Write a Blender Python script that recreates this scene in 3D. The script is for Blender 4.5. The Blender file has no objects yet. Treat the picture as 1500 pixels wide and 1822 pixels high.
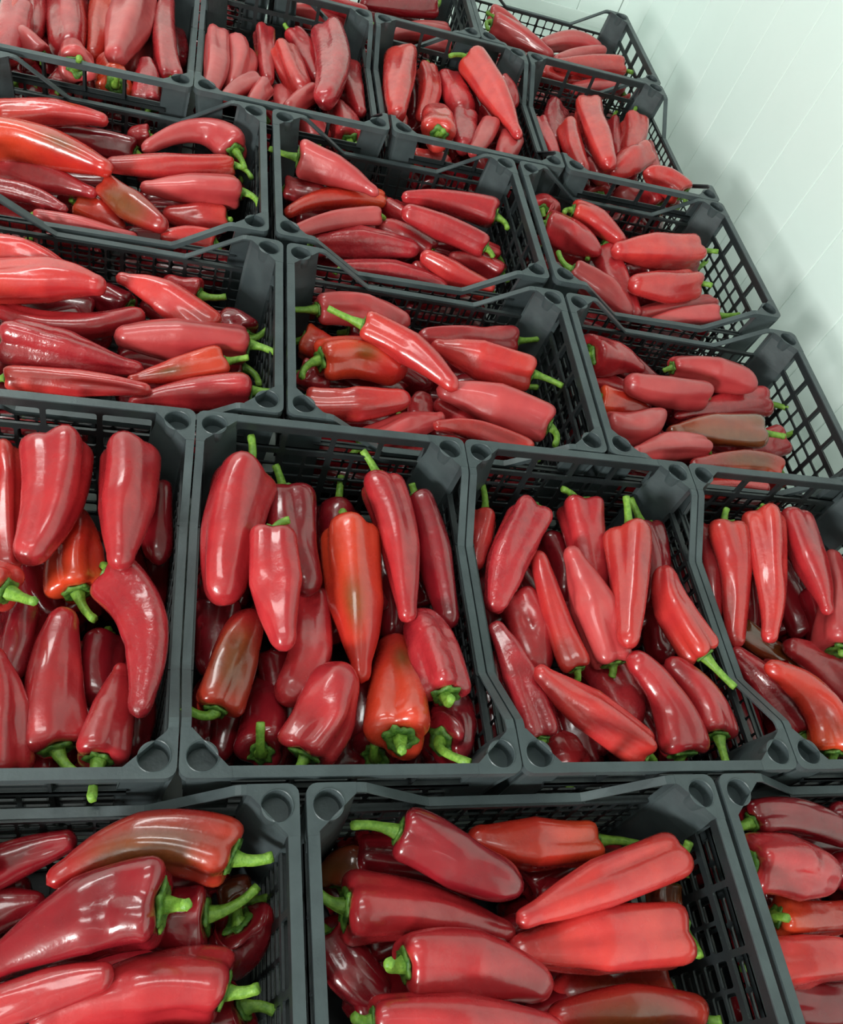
import bpy, bmesh, math, random
import numpy as np
from mathutils import Matrix, Vector

S = bpy.context.scene
COL = S.collection

# ------------------------------------------------------------------ camera
cam = bpy.data.cameras.new('camera')
cam_o = bpy.data.objects.new('camera', cam)
COL.objects.link(cam_o)
cam.sensor_fit = 'HORIZONTAL'
cam.sensor_width = 36.0
cam.lens = 36.527
cam.clip_start = 0.02
cam_o.matrix_world = Matrix((
    (0.95341009, -0.07809765, -0.29139314, 0.03196),
    (-0.10811146, 0.81330342, -0.57170749, -0.30640),
    (0.28164005, 0.57657463, 0.76696844, 0.89261),
    (0, 0, 0, 1)))
S.camera = cam_o

# ------------------------------------------------------------------ world, lights, exposure
w = bpy.data.worlds.new('room_air')
S.world = w
w.use_nodes = True
w.node_tree.nodes['Background'].inputs[0].default_value = (0.86, 0.93, 0.90, 1)
w.node_tree.nodes['Background'].inputs[1].default_value = 0.5
S.view_settings.view_transform = 'Standard'
S.view_settings.look = 'None'
S.view_settings.gamma = 1
S.view_settings.exposure = 0.55
S.view_settings.use_curve_mapping = False


def lamp(name, loc, aim, sx, sy, power, col=(1, 1, 1)):
    l = bpy.data.lights.new(name, 'AREA')
    l.shape = 'RECTANGLE'
    l.size = sx
    l.size_y = sy
    l.energy = power
    l.color = col
    o = bpy.data.objects.new(name, l)
    COL.objects.link(o)
    o.location = loc
    o.rotation_euler = (Vector(aim) - Vector(loc)).to_track_quat('-Z', 'Y').to_euler()
    return o


lamp('low_side_lamp', (-2.7, -2.9, 1.35), (0.6, 0.9, 0), 0.9, 0.9, 155, (0.97, 1.0, 0.96))
lamp('near_ceiling_lamp', (-0.6, 0.2, 2.15), (-0.6, 0.2, 0), 1.3, 0.35, 9, (0.96, 1.0, 0.97))
lamp('far_ceiling_lamp', (-0.9, 1.9, 2.15), (-0.9, 1.9, 0), 1.3, 0.35, 18, (0.96, 1.0, 0.97))


# ------------------------------------------------------------------ materials
def lin(c):
    return tuple(((v / 255) / 12.92 if v / 255 <= 0.04045 else ((v / 255 + 0.055) / 1.055) ** 2.4) for v in c)


class NT:
    def __init__(self, name):
        self.m = bpy.data.materials.new(name)
        self.m.use_nodes = True
        self.t = self.m.node_tree
        self.b = self.t.nodes['Principled BSDF']

    def n(self, typ, **kw):
        x = self.t.nodes.new(typ)
        for k, v in kw.items():
            setattr(x, k, v)
        return x

    def l(self, a, b):
        self.t.links.new(a, b)

    def mix(self, fac, a, b):
        x = self.n('ShaderNodeMix', data_type='RGBA')
        for sock, v in ((x.inputs[0], fac), (x.inputs[6], a), (x.inputs[7], b)):
            if hasattr(v, 'links'):
                self.l(v, sock)
            elif isinstance(v, (int, float)):
                sock.default_value = v
            else:
                sock.default_value = (*v, 1)
        return x.outputs[2]

    def noise(self, vec, scale, detail=3, rough=0.5):
        x = self.n('ShaderNodeTexNoise')
        x.inputs['Scale'].default_value = scale
        x.inputs['Detail'].default_value = detail
        x.inputs['Roughness'].default_value = rough
        self.l(vec, x.inputs['Vector'])
        return x.outputs[0]

    def ramp(self, v, a, b, c0=0.0, c1=1.0):
        x = self.n('ShaderNodeMapRange')
        x.inputs[1].default_value = a
        x.inputs[2].default_value = b
        x.inputs[3].default_value = c0
        x.inputs[4].default_value = c1
        self.l(v, x.inputs[0])
        return x.outputs[0]


def pepper_mat(name, base, second, rough=0.28, coat=0.5, bump=0.35):
    k = NT(name)
    tc = k.n('ShaderNodeTexCoord').outputs['Object']
    oi = k.n('ShaderNodeObjectInfo').outputs['Random']
    big = k.noise(tc, 22, 3)
    c = k.mix(k.ramp(big, 0.35, 0.7), lin(base), lin(second))
    # per pepper variation
    c = k.mix(k.ramp(oi, 0, 1, 0.0, 0.35), c, lin((124, 12, 20)))
    at = k.n('ShaderNodeAttribute')
    at.attribute_name = 'ripeness'
    sep = k.n('ShaderNodeSeparateColor')
    k.l(at.outputs['Color'], sep.inputs[0])
    grn = k.mix(k.noise(tc, 60, 2), lin((62, 52, 22)), lin((122, 76, 34)))
    # R channel: unripe green-brown patch, G channel: orange tint near the shoulder
    c = k.mix(sep.outputs[1], c, lin((214, 74, 36)))
    c = k.mix(sep.outputs[0], c, grn)
    # small pale flecks
    fl = k.ramp(k.noise(tc, 420, 1), 0.74, 0.82, 0, 0.18)
    c = k.mix(fl, c, lin((225, 120, 80)))
    k.l(c, k.b.inputs['Base Color'])
    rn = k.ramp(k.noise(tc, 45, 4), 0.3, 0.7, rough - 0.06, rough + 0.06)
    k.l(rn, k.b.inputs['Roughness'])
    k.b.inputs['Coat Weight'].default_value = coat
    k.b.inputs['Coat Roughness'].default_value = 0.09
    k.b.inputs['Specular IOR Level'].default_value = 0.55
    k.b.inputs['Subsurface Weight'].default_value = 0.0
    bp = k.n('ShaderNodeBump')
    bp.inputs['Strength'].default_value = bump
    bp.inputs['Distance'].default_value = 0.002
    k.l(k.noise(tc, 70, 3, 0.55), bp.inputs['Height'])
    k.l(bp.outputs[0], k.b.inputs['Normal'])
    return k.m


MAT = {
    'r': pepper_mat('red_skin', (188, 48, 52), (160, 32, 40)),
    'b': pepper_mat('bright_red_skin', (208, 58, 54), (184, 42, 46)),
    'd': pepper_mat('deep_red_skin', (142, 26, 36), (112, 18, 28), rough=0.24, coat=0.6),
    'p': pepper_mat('haze_paled_red_skin', (196, 72, 72), (178, 54, 58), rough=0.36, coat=0.35),  # red skin with pale haze and reflection mixed into its colour
    'w': pepper_mat('wrinkled_red_skin', (178, 46, 52), (150, 30, 40), rough=0.26, coat=0.5, bump=1.0),
    'o': pepper_mat('orange_red_skin', (204, 50, 36), (186, 34, 34)),
    'og': pepper_mat('part_ripe_orange_skin', (206, 52, 38), (190, 38, 36)),
    'rg': pepper_mat('part_ripe_red_skin', (172, 34, 34), (150, 32, 32)),
    'g': pepper_mat('brown_green_skin', (150, 48, 28), (124, 40, 28), rough=0.2, coat=0.9),
}


def green_mat(name, a, b):
    k = NT(name)
    tc = k.n('ShaderNodeTexCoord').outputs['Object']
    k.l(k.mix(k.ramp(k.noise(tc, 160, 4, 0.6), 0.35, 0.65), lin(a), lin(b)), k.b.inputs['Base Color'])
    k.b.inputs['Roughness'].default_value = 0.5
    bp = k.n('ShaderNodeBump')
    bp.inputs['Strength'].default_value = 0.6
    bp.inputs['Distance'].default_value = 0.0015
    k.l(k.noise(tc, 300, 3), bp.inputs['Height'])
    k.l(bp.outputs[0], k.b.inputs['Normal'])
    return k.m


M_STEM = green_mat('green_stem', (130, 168, 62), (94, 136, 42))
M_CALYX = green_mat('green_calyx', (98, 136, 50), (50, 90, 30))


def plastic_mat(name, a, b):
    k = NT(name)
    tc = k.n('ShaderNodeTexCoord').outputs['Object']
    c = k.mix(k.ramp(k.noise(tc, 14, 4, 0.6), 0.3, 0.7), lin(a), lin(b))
    sc = k.ramp(k.noise(tc, 260, 2), 0.66, 0.74, 0, 0.35)
    c = k.mix(sc, c, lin((64, 70, 70)))
    k.l(c, k.b.inputs['Base Color'])
    k.l(k.ramp(k.noise(tc, 30, 3), 0.3, 0.7, 0.38, 0.5), k.b.inputs['Roughness'])
    bp = k.n('ShaderNodeBump')
    bp.inputs['Strength'].default_value = 0.25
    bp.inputs['Distance'].default_value = 0.001
    k.l(k.noise(tc, 220, 3), bp.inputs['Height'])
    k.l(bp.outputs[0], k.b.inputs['Normal'])
    return k.m


M_PLASTIC_SHADED = plastic_mat('shaded_grey_plastic', (23, 27, 29), (32, 37, 39))  # walls and base: crate plastic darkened to paint in the interior shade
M_PLASTIC_LIT = plastic_mat('lit_grey_plastic', (50, 57, 60), (68, 77, 79))  # rims and posts: same plastic lightened to paint in reflected light


def plain_mat(name, a, b, rough, scale=6, spec=0.5):
    k = NT(name)
    tc = k.n('ShaderNodeTexCoord').outputs['Object']
    k.l(k.mix(k.ramp(k.noise(tc, scale, 4), 0.3, 0.7), lin(a), lin(b)), k.b.inputs['Base Color'])
    k.b.inputs['Roughness'].default_value = rough
    k.b.inputs['Specular IOR Level'].default_value = spec
    return k.m


M_WALL = plain_mat('white_coated_steel', (226, 238, 233), (232, 241, 237), 0.42, 3)
M_JOINT = plain_mat('panel_joint', (238, 244, 241), (232, 240, 236), 0.4, 3)
M_FLOOR = plain_mat('pale_resin_floor', (196, 208, 202), (206, 216, 210), 0.5, 5)
M_CEIL = plain_mat('grey_ceiling', (150, 157, 153), (142, 150, 146), 0.6, 3)
M_TUBE = NT('lit_tube')
M_TUBE.b.inputs['Emission Color'].default_value = (0.95, 1, 0.97, 1)
M_TUBE.b.inputs['Emission Strength'].default_value = 3
M_TUBE = M_TUBE.m


# ------------------------------------------------------------------ helpers
def link(name, me, mat=None, parent=None):
    o = bpy.data.objects.new(name, me)
    COL.objects.link(o)
    if mat and me is not None and not me.materials:
        me.materials.append(mat)
    if parent is not None:
        o.parent = parent
    return o


def box(bm, x0, x1, y0, y1, z0, z1):
    v = [bm.verts.new((x, y, z)) for z in (z0, z1) for x, y in ((x0, y0), (x1, y0), (x1, y1), (x0, y1))]
    for f in ((3, 2, 1, 0), (4, 5, 6, 7), (0, 1, 5, 4), (1, 2, 6, 5), (2, 3, 7, 6), (3, 0, 4, 7)):
        bm.faces.new([v[i] for i in f])


def to_mesh(bm, name, smooth=False):
    bmesh.ops.recalc_face_normals(bm, faces=bm.faces[:])
    me = bpy.data.meshes.new(name)
    bm.to_mesh(me)
    bm.free()
    if smooth:
        for p in me.polygons:
            p.use_smooth = True
    return me


def box_obj(name, dims, mat, kind=None, parent=None):
    bm = bmesh.new()
    box(bm, *dims)
    o = link(name, to_mesh(bm, name), mat, parent)
    if kind:
        o['kind'] = kind
    return o


# ------------------------------------------------------------------ setting
FZ = -0.243
WX, FY = 1.40, 2.70
X0, Y0, ZC = -4.0, -3.6, 2.25
box_obj('floor', (X0, WX + .1, Y0, FY + .1, FZ - .05, FZ), M_FLOOR, 'structure')
box_obj('ceiling', (X0, WX + .1, Y0, FY + .1, ZC, ZC + .05), M_CEIL, 'structure')
box_obj('wall_left', (X0 - .05, X0, Y0, FY, FZ, ZC), M_CEIL, 'structure')
box_obj('wall_front', (X0, WX, Y0 - .05, Y0, FZ, ZC), M_CEIL, 'structure')


def grooved_wall(name, axis):
    """cold room wall of upright steel panels with fine joints between them"""
    if axis == 'x':
        core = box_obj(name, (WX + .008, WX + .06, Y0, FY + .06, FZ, ZC), M_JOINT, 'structure')
        a, b, p0 = Y0, FY, 0.992
    else:
        core = box_obj(name, (X0, WX + .06, FY + .008, FY + .06, FZ, ZC), M_JOINT, 'structure')
        a, b, p0 = X0, WX, 0.92
    pitch = 0.167
    k0 = math.ceil((a - p0) / pitch)
    edges = [a]
    k = k0
    while p0 + k * pitch < b - 0.01:
        edges.append(p0 + k * pitch)
        k += 1
    edges.append(b)
    cache = {}
    for e0, e1 in zip(edges, edges[1:]):
        wd = round(e1 - e0, 4)
        if wd not in cache:
            bm = bmesh.new()
            g = 0.0004
            n = 2 if axis == 'x' else 3
            # panel with softly rolled edges
            prof = [(g, .004), (g + .0008, .0010), (g + .003, 0), (wd - g - .003, 0), (wd - g - .0008, .0010), (wd - g, .004), (wd - g, .0075), (g, .0075)]
            rings = []
            for z in (FZ, ZC):
                r = []
                for u, d in prof:
                    r.append(bm.verts.new((d, u, z) if axis == 'x' else (u, d, z)))
                rings.append(r)
            m = len(prof)
            for i in range(m):
                bm.faces.new((rings[0][i], rings[0][(i + 1) % m], rings[1][(i + 1) % m], rings[1][i]))
            bm.faces.new(rings[0][::-1])
            bm.faces.new(rings[1])
            cache[wd] = to_mesh(bm, 'wall_panel')
            cache[wd].materials.append(M_WALL)
        o = link('wall_panel', cache[wd], None, core)
        o.location = (WX, e0, 0) if axis == 'x' else (e0, FY, 0)
    return core


grooved_wall('wall_right', 'x')
grooved_wall('wall_back', 'y')
# cove strip along the foot of the walls
t = box_obj('baseboard_back', (X0, WX, FY - .010, FY, FZ, FZ + .035), M_JOINT, 'structure')


# ------------------------------------------------------------------ crate
CL, CS, CH = 0.503, 0.3825, 0.240
POST = 0.054        # how far a corner post reaches along each side
DROP = 0.058        # how deep the long rims dip
LOW = 0.098         # half width of the dipped stretch


def sweep(bm, path, sec):
    """path: list of (x, y, z) with direction kept in xz or yz; sec: list of (side, up) offsets, side given as vector"""
    rings = []
    for p in path:
        rings.append([bm.verts.new(Vector(p) + a) for a in sec])
    n = len(sec)
    for r0, r1 in zip(rings, rings[1:]):
        for i in range(n):
            bm.faces.new((r0[i], r0[(i + 1) % n], r1[(i + 1) % n], r1[i]))
    bm.faces.new(rings[0][::-1])
    bm.faces.new(rings[-1])


def rim_mesh():
    bm = bmesh.new()
    hl, hs = CL / 2, CS / 2
    for s in (-1, 1):
        # short straight rims: flange, turned down lip outside, thin bead inside
        o = Vector((s, 0, 0))
        y = hs - POST + .003
        for (i0, i1, z0, z1) in ((0.0003, 0.0125, -.0003, -.003), (0.0003, .0025, -.003, -.011)):
            sec = [o * (-i0) + Vector((0, 0, z0)), o * (-i1) + Vector((0, 0, z0)), o * (-i1) + Vector((0, 0, z1)), o * (-i0) + Vector((0, 0, z1))]
            sweep(bm, [(s * hl, -y, 0), (s * hl, y, 0)], sec)
        # dipped long rims
        o = Vector((0, s, 0))
        x = hl - POST + .004
        xs = hl - POST - .006
        pts = [(-x, 0), (-xs, 0), (-xs + .006, -.0015), (-LOW - .006, -DROP + .003), (-LOW, -DROP), (LOW, -DROP), (LOW + .006, -DROP + .003), (xs - .006, -.0015), (xs, 0), (x, 0)]
        path = [(a, s * hs, z) for a, z in pts]
        for (i0, i1, z0, z1) in ((0.0003, 0.0108, -.0003, -.0032), (0.0003, .0022, -.0032, -.010)):
            sec = [o * (-i0) + Vector((0, 0, z0)), o * (-i1) + Vector((0, 0, z0)), o * (-i1) + Vector((0, 0, z1)), o * (-i0) + Vector((0, 0, z1))]
            sweep(bm, path, sec)
    return to_mesh(bm, 'rim')


def post_mesh():
    """corner post in the (+x, +y) corner with a round stacking socket in its top; origin at the outer corner, body towards -x -y"""
    bm = bmesh.new()
    R = .012
    poly = []
    for k in range(5):
        a = math.pi / 2 * k / 4
        poly.append((-R + R * math.cos(a), -R + R * math.sin(a)))
    poly += [(-POST, 0), (-POST, -.0115), (-POST + .004, -.0125), (-.0135, -POST + .002), (-.0120, -POST), (0, -POST)]
    c = Vector((-.0235, -.0235))
    n = 32
    ang = [2 * math.pi * i / n for i in range(n)]

    def hit(a):
        d = Vector((math.cos(a), math.sin(a)))
        best = 9
        for (p, q) in zip(poly, poly[1:] + poly[:1]):
            p, q = Vector(p), Vector(q)
            e = q - p
            den = d.x * e.y - d.y * e.x
            if abs(den) < 1e-12:
                continue
            r = p - c
            t = (r.x * e.y - r.y * e.x) / den
            u = (r.x * d.y - r.y * d.x) / den
            if t > 0 and -1e-6 <= u <= 1 + 1e-6:
                best = min(best, t)
        return c + d * best
    # make sure polygon corners are hit exactly
    ang = sorted(set([round(math.atan2(p[1] - c.y, p[0] - c.x) % (2 * math.pi), 5) for p in poly] + [round(a, 5) for a in ang]))
    n = len(ang)
    outer = [hit(a) for a in ang]
    hr = .0163
    hole = [c + Vector((math.cos(a), math.sin(a))) * hr for a in ang]
    bead = [c + Vector((math.cos(a), math.sin(a))) * (hr + .0016) for a in ang]
    bead = [b if (b - c).length < (o - c).length - .0006 else c + (o - c) * .96 for b, o in zip(bead, outer)]

    def ring(pts, z):
        return [bm.verts.new((p.x, p.y, z)) for p in pts]

    def tape(p, f, z):
        # inner (diagonal) side leans inward towards the bottom, outer stays
        return Vector((p.x * 1.0 + f, p.y * 1.0 + f))
    top = ring(outer, 0)
    b0 = ring(bead, 0.0)
    b1 = ring([(x + y) / 2 for x, y in zip(bead, hole)], 0.0010)
    h0 = ring(hole, 0.0)
    h1 = ring([c + (p - c) * .93 for p in hole], -.020)
    cap = ring([c + (p - c) * .3 for p in hole], -.020)

    def zip_(a, b):
        for i in range(n):
            bm.faces.new((a[i], a[(i + 1) % n], b[(i + 1) % n], b[i]))
    zip_(top, b0)
    zip_(b0, b1)
    zip_(b1, h0)
    zip_(h0, h1)
    zip_(h1, cap)
    bm.faces.new(cap)
    lip = ring(outer, -.011)
    zip_(lip, top)
    ins = [Vector((p.x - .004 if p.x > -.003 else p.x, p.y - .004 if p.y > -.003 else p.y)) for p in outer]
    l2 = ring(ins, -.0112)
    zip_(l2, lip)
    prev = l2
    for z, sh in ((-.06, -.0045), (-.12, -.0075), (-CH, -.013)):
        cur = ring([p + Vector((sh, sh)) for p in ins], z)
        zip_(cur, prev)
        prev = cur
    bm.faces.new(prev)
    me = to_mesh(bm, 'corner_post')
    return me


def cell(bm, fr, u0, u1, v0, v1, th, rad, holes=True):
    """one cell of a lattice: outer rect (u0,u1,v0,v1), a rounded hole inset by bars; fr maps (u, v, d) to xyz"""
    (a0, a1, b0, b1) = holes
    pts = []
    cs = [(a1 - rad, b1 - rad, 0), (a0 + rad, b1 - rad, 90), (a0 + rad, b0 + rad, 180), (a1 - rad, b0 + rad, 270)]
    corner = [(u1, v1), (u0, v1), (u0, v0), (u1, v0)]
    inn, out = [], []
    for (cx, cy, a), (ox, oy) in zip(cs, corner):
        for k in range(3):
            t = math.radians(a + 45 * k)
            inn.append((cx + rad * math.cos(t), cy + rad * math.sin(t)))
        if a in (0, 180):
            out += [(ox, inn[-3][1]), (ox, oy), (inn[-1][0], oy)]
        else:
            out += [(inn[-3][0], oy), (ox, oy), (ox, inn[-1][1])]
    n = len(inn)
    I0 = [bm.verts.new(fr(u, v, 0)) for u, v in inn]
    I1 = [bm.verts.new(fr(u, v, th)) for u, v in inn]
    O0 = [bm.verts.new(fr(u, v, 0)) for u, v in out]
    O1 = [bm.verts.new(fr(u, v, th)) for u, v in out]
    for i in range(n):
        j = (i + 1) % n
        bm.faces.new((I0[i], I0[j], O0[j], O0[i]))
        bm.faces.new((I1[j], I1[i], O1[i], O1[j]))
        bm.faces.new((I0[j], I0[i], I1[i], I1[j]))


def lattice(bm, fr, us, vs, bar, th, rad, thick_u=(), thick_v=()):
    """us, vs: cell borders at bar centres; bars half width bar, thicker at listed indices"""
    for i in range(len(us) - 1):
        for j in range(len(vs) - 1):
            u0, u1, v0, v1 = us[i], us[i + 1], vs[j], vs[j + 1]
            a0 = u0 + (bar * 2.1 if i in thick_u else bar)
            a1 = u1 - (bar * 2.1 if i + 1 in thick_u else bar)
            b0 = v0 + (bar * 1.9 if j in thick_v else bar)
            b1 = v1 - (bar * 1.9 if j + 1 in thick_v else bar)
            r = min(rad, (a1 - a0) * .4, (b1 - b0) * .4)
            cell(bm, fr, u0, u1, v0, v1, th, r, (a0, a1, b0, b1))


def bar_uv(bm, fr, u0, u1, v0, v1, d0, d1):
    v = [bm.verts.new(fr(u, w_, d)) for d in (d0, d1) for u, w_ in ((u0, v0), (u1, v0), (u1, v1), (u0, v1))]
    for f in ((3, 2, 1, 0), (4, 5, 6, 7), (0, 1, 5, 4), (1, 2, 6, 5), (2, 3, 7, 6), (3, 0, 4, 7)):
        bm.faces.new([v[i] for i in f])


def lsp(a, b, n):
    return [a + (b - a) * i / n for i in range(n + 1)]


def end_wall_mesh():
    """wall under a straight short rim (local: wall on the +x side)"""
    bm = bmesh.new()
    half = CS / 2 - POST + .002

    def fr(u, v, d):  # u along y, v depth below rim (negative z), d from inner face outward
        return (CL / 2 - .0125 + d + v * .035, u, v)
    bar_uv(bm, fr, -half, half, -.012, -.0025, 0, .0028)
    us = lsp(-half, half, 4)
    lattice(bm, fr, us, [-.052, -.012], .0036, .0028, .003, thick_v=())
    bar_uv(bm, fr, -half, half, -.0560, -.0520, 0, .0028)
    us = lsp(-half, half, 8)
    lattice(bm, fr, us, lsp(-.132, -.056, 3), .0022, .0028, .003, thick_u=(2, 4, 6), thick_v=(0,))
    lattice(bm, fr, us, lsp(-CH + .008, -.132, 4), .0022, .0028, .003, thick_u=(2, 4, 6), thick_v=(4,))
    bar_uv(bm, fr, -half, half, -CH, -CH + .008, 0, .0028)
    # stiffening ledge outside, level with the lower edge of the large openings
    bar_uv(bm, fr, -half - .004, half + .004, -.0565, -.0535, .0026, .0105)
    bar_uv(bm, fr, -half - .004, half + .004, -.062, -.0535, .0085, .0105)
    for u in lsp(-half, half, 4)[1:-1]:
        bar_uv(bm, fr, u - .0015, u + .0015, -.0535, -.003, .0026, .009)
    for u in lsp(-half, half, 8)[2:-1:2]:
        bar_uv(bm, fr, u - .0012, u + .0012, -CH, -.056, .0026, .006)
    return to_mesh(bm, 'end_wall')


def side_wall_mesh():
    """fine lattice under a dipped long rim (local: wall on the +y side)"""
    bm = bmesh.new()
    half = CL / 2 - POST + .002

    def fr(u, v, d):
        return (u, CS / 2 - .0115 + d + v * .035, v)
    n = 16
    us = lsp(-half, half, n)
    top = -DROP - .0025
    bar_uv(bm, fr, -half, half, top - .0045, top, 0, .0030)
    lattice(bm, fr, us, lsp(-.150, top - .0045, 4), .0013, .0026, .0035, thick_u=(4, 8, 12), thick_v=())
    lattice(bm, fr, us, lsp(-CH + .008, -.150, 4), .0013, .0026, .0035, thick_u=(4, 8, 12), thick_v=(4,))
    bar_uv(bm, fr, -half, half, -CH, -CH + .008, 0, .0028)
    for u in us[4:-1:4]:
        bar_uv(bm, fr, u - .0015, u + .0015, -CH, top - .002, .0026, .007)
    # short struts that carry the sloping rim
    for s in (-1, 1):
        u = s * (LOW + .004)
        bar_uv(bm, fr, u - .0012, u + .0012, top - .001, -DROP - .001, 0, .006)
    # ledge outside just below the dip
    bar_uv(bm, fr, -half - .004, half + .004, top - .0045, top - .002, .0026, .0095)
    return to_mesh(bm, 'side_wall')


def base_mesh():
    bm = bmesh.new()
    a, b = CL / 2 - .018, CS / 2 - .018

    def fr(u, v, d):
        return (u, v, -CH + d)
    lattice(bm, fr, lsp(-a, a, 12), lsp(-b, b, 9), .003, .003, .003)
    bar_uv(bm, fr, -a, a, -b, b, .0008, .0024)  # solid sheet added to stop floor light leaking up into the crate
    for u in (-a / 2, 0, a / 2):
        bar_uv(bm, fr, u - .002, u + .002, -b, b, 0, .007)
    return to_mesh(bm, 'base')


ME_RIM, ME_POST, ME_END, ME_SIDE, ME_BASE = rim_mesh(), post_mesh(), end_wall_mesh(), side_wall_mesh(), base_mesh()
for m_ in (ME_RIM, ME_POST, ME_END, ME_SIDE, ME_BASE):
    m_.materials.append(M_PLASTIC_LIT if m_ in (ME_RIM, ME_POST) else M_PLASTIC_SHADED)

CRATES = {
    'A1': (-0.0562, -0.2025, 0.0077),
    'A2': (0.4543, -0.1985, 0.0077),
    'A3': (0.9647, -0.1946, 0.0077),
    'B1': (-0.1230, 0.2483, 1.5734),
    'B2': (0.2612, 0.2493, 1.5734),
    'B3': (0.6454, 0.2502, 1.5734),
    'B4': (1.0296, 0.2512, 1.5734),
    'C1': (-0.0628, 0.7055, -0.0144),
    'C2': (0.4461, 0.6982, -0.0144),
    'C3': (0.9550, 0.6909, -0.0144),
    'D1': (-0.0849, 1.0999, 0.0084),
    'D2': (0.4300, 1.1043, 0.0084),
    'D3': (0.9449, 1.1086, 0.0084),
    'E1': (-0.1633, 1.5541, 1.5714),
    'E2': (0.2212, 1.5543, 1.5714),
    'E3': (0.6106, 1.5546, 1.5714),
    'E4': (1.0001, 1.5548, 1.5714),
    'F1': (-0.0654, 2.0055, -0.0059),
    'F2': (0.4386, 2.0025, -0.0059),
    'F3': (0.9426, 1.9995, -0.0059),
}

ROWNAME = {'A': 'nearest row', 'B': 'second row', 'C': 'third row', 'D': 'fourth row', 'E': 'fifth row', 'F': 'farthest row'}
CRATENAME = {
    'A1': "the nearest row's left crate", 'A2': "the nearest row's middle crate", 'A3': "the nearest row's right crate",
    'B1': "the second row's leftmost crate", 'B2': "the second row's second crate", 'B3': "the second row's third crate", 'B4': "the second row's rightmost crate",
    'C1': "the third row's left crate", 'C2': "the third row's middle crate", 'C3': "the third row's right crate",
    'D1': "the fourth row's left crate", 'D2': "the fourth row's middle crate", 'D3': "the fourth row's right crate",
    'E1': "the fifth row's leftmost crate", 'E2': "the fifth row's second crate", 'E3': "the fifth row's third crate", 'E4': "the fifth row's rightmost crate",
    'F1': "the farthest row's left crate", 'F2': "the farthest row's middle crate", 'F3': "the farthest row's right crate",
}
CRATELABEL = {
    'A1': 'dark grey slatted plastic crate, leftmost in the row nearest the camera',
    'A2': 'dark grey slatted plastic crate, middle one of the row nearest the camera',
    'A3': 'dark grey slatted plastic crate, rightmost in the row nearest the camera',
    'B1': 'dark grey plastic crate, leftmost in the second row from the camera',
    'B2': 'dark grey plastic crate, second from left in the second row from the camera',
    'B3': 'dark grey plastic crate, third from left in the second row from the camera',
    'B4': 'dark grey plastic crate, rightmost in the second row from the camera',
    'C1': 'dark grey plastic crate with dipped rim, leftmost in the third row',
    'C2': 'dark grey plastic crate with dipped rim, middle one of the third row',
    'C3': 'dark grey plastic crate beside the white wall, right end of the third row',
    'D1': 'dark grey plastic crate with dipped rim, leftmost in the fourth row',
    'D2': 'dark grey plastic crate with dipped rim, middle one of the fourth row',
    'D3': 'dark grey plastic crate beside the white wall, right end of the fourth row',
    'E1': 'dark grey plastic crate, leftmost in the fifth row, top left of photo',
    'E2': 'dark grey plastic crate, second from left in the fifth row',
    'E3': 'dark grey plastic crate, third from left in the fifth row',
    'E4': 'dark grey plastic crate beside the white wall, right end of the fifth row',
    'F1': 'dark grey plastic crate glimpsed behind the fifth row at the top left',
    'F2': 'dark grey plastic crate cut by the top edge, middle of the farthest row',
    'F3': 'dark grey plastic crate in the far corner by the white walls',
}


def crate(name, x, y, yaw):
    root = bpy.data.objects.new('plastic_crate', None)
    COL.objects.link(root)
    root.location = (x, y, -CH)
    root.rotation_euler = (0, 0, yaw)
    root['label'] = CRATELABEL[name]
    root['category'] = 'crate'
    root['group'] = 'crates of peppers packed edge to edge'
    root.empty_display_size = 0.05

    def part(nm, me, loc=(0, 0, 0), rot=0, sc=(1, 1, 1)):
        o = link(nm, me, None, root)
        o.location = (loc[0], loc[1], loc[2] + CH)
        o.rotation_euler = (0, 0, rot)
        o.scale = sc
        return o
    part('rim', ME_RIM)
    hl, hs = CL / 2, CS / 2
    part('corner_post', ME_POST, (hl, hs, 0), 0)
    part('corner_post', ME_POST, (-hl, hs, 0), math.pi / 2)
    part('corner_post', ME_POST, (-hl, -hs, 0), math.pi)
    part('corner_post', ME_POST, (hl, -hs, 0), -math.pi / 2)
    part('end_wall', ME_END)
    part('end_wall', ME_END, rot=math.pi)
    part('side_wall', ME_SIDE)
    part('side_wall', ME_SIDE, rot=math.pi)
    part('base', ME_BASE)


for nm_, (x_, y_, a_) in CRATES.items():
    crate(nm_, x_, y_, a_)


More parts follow.
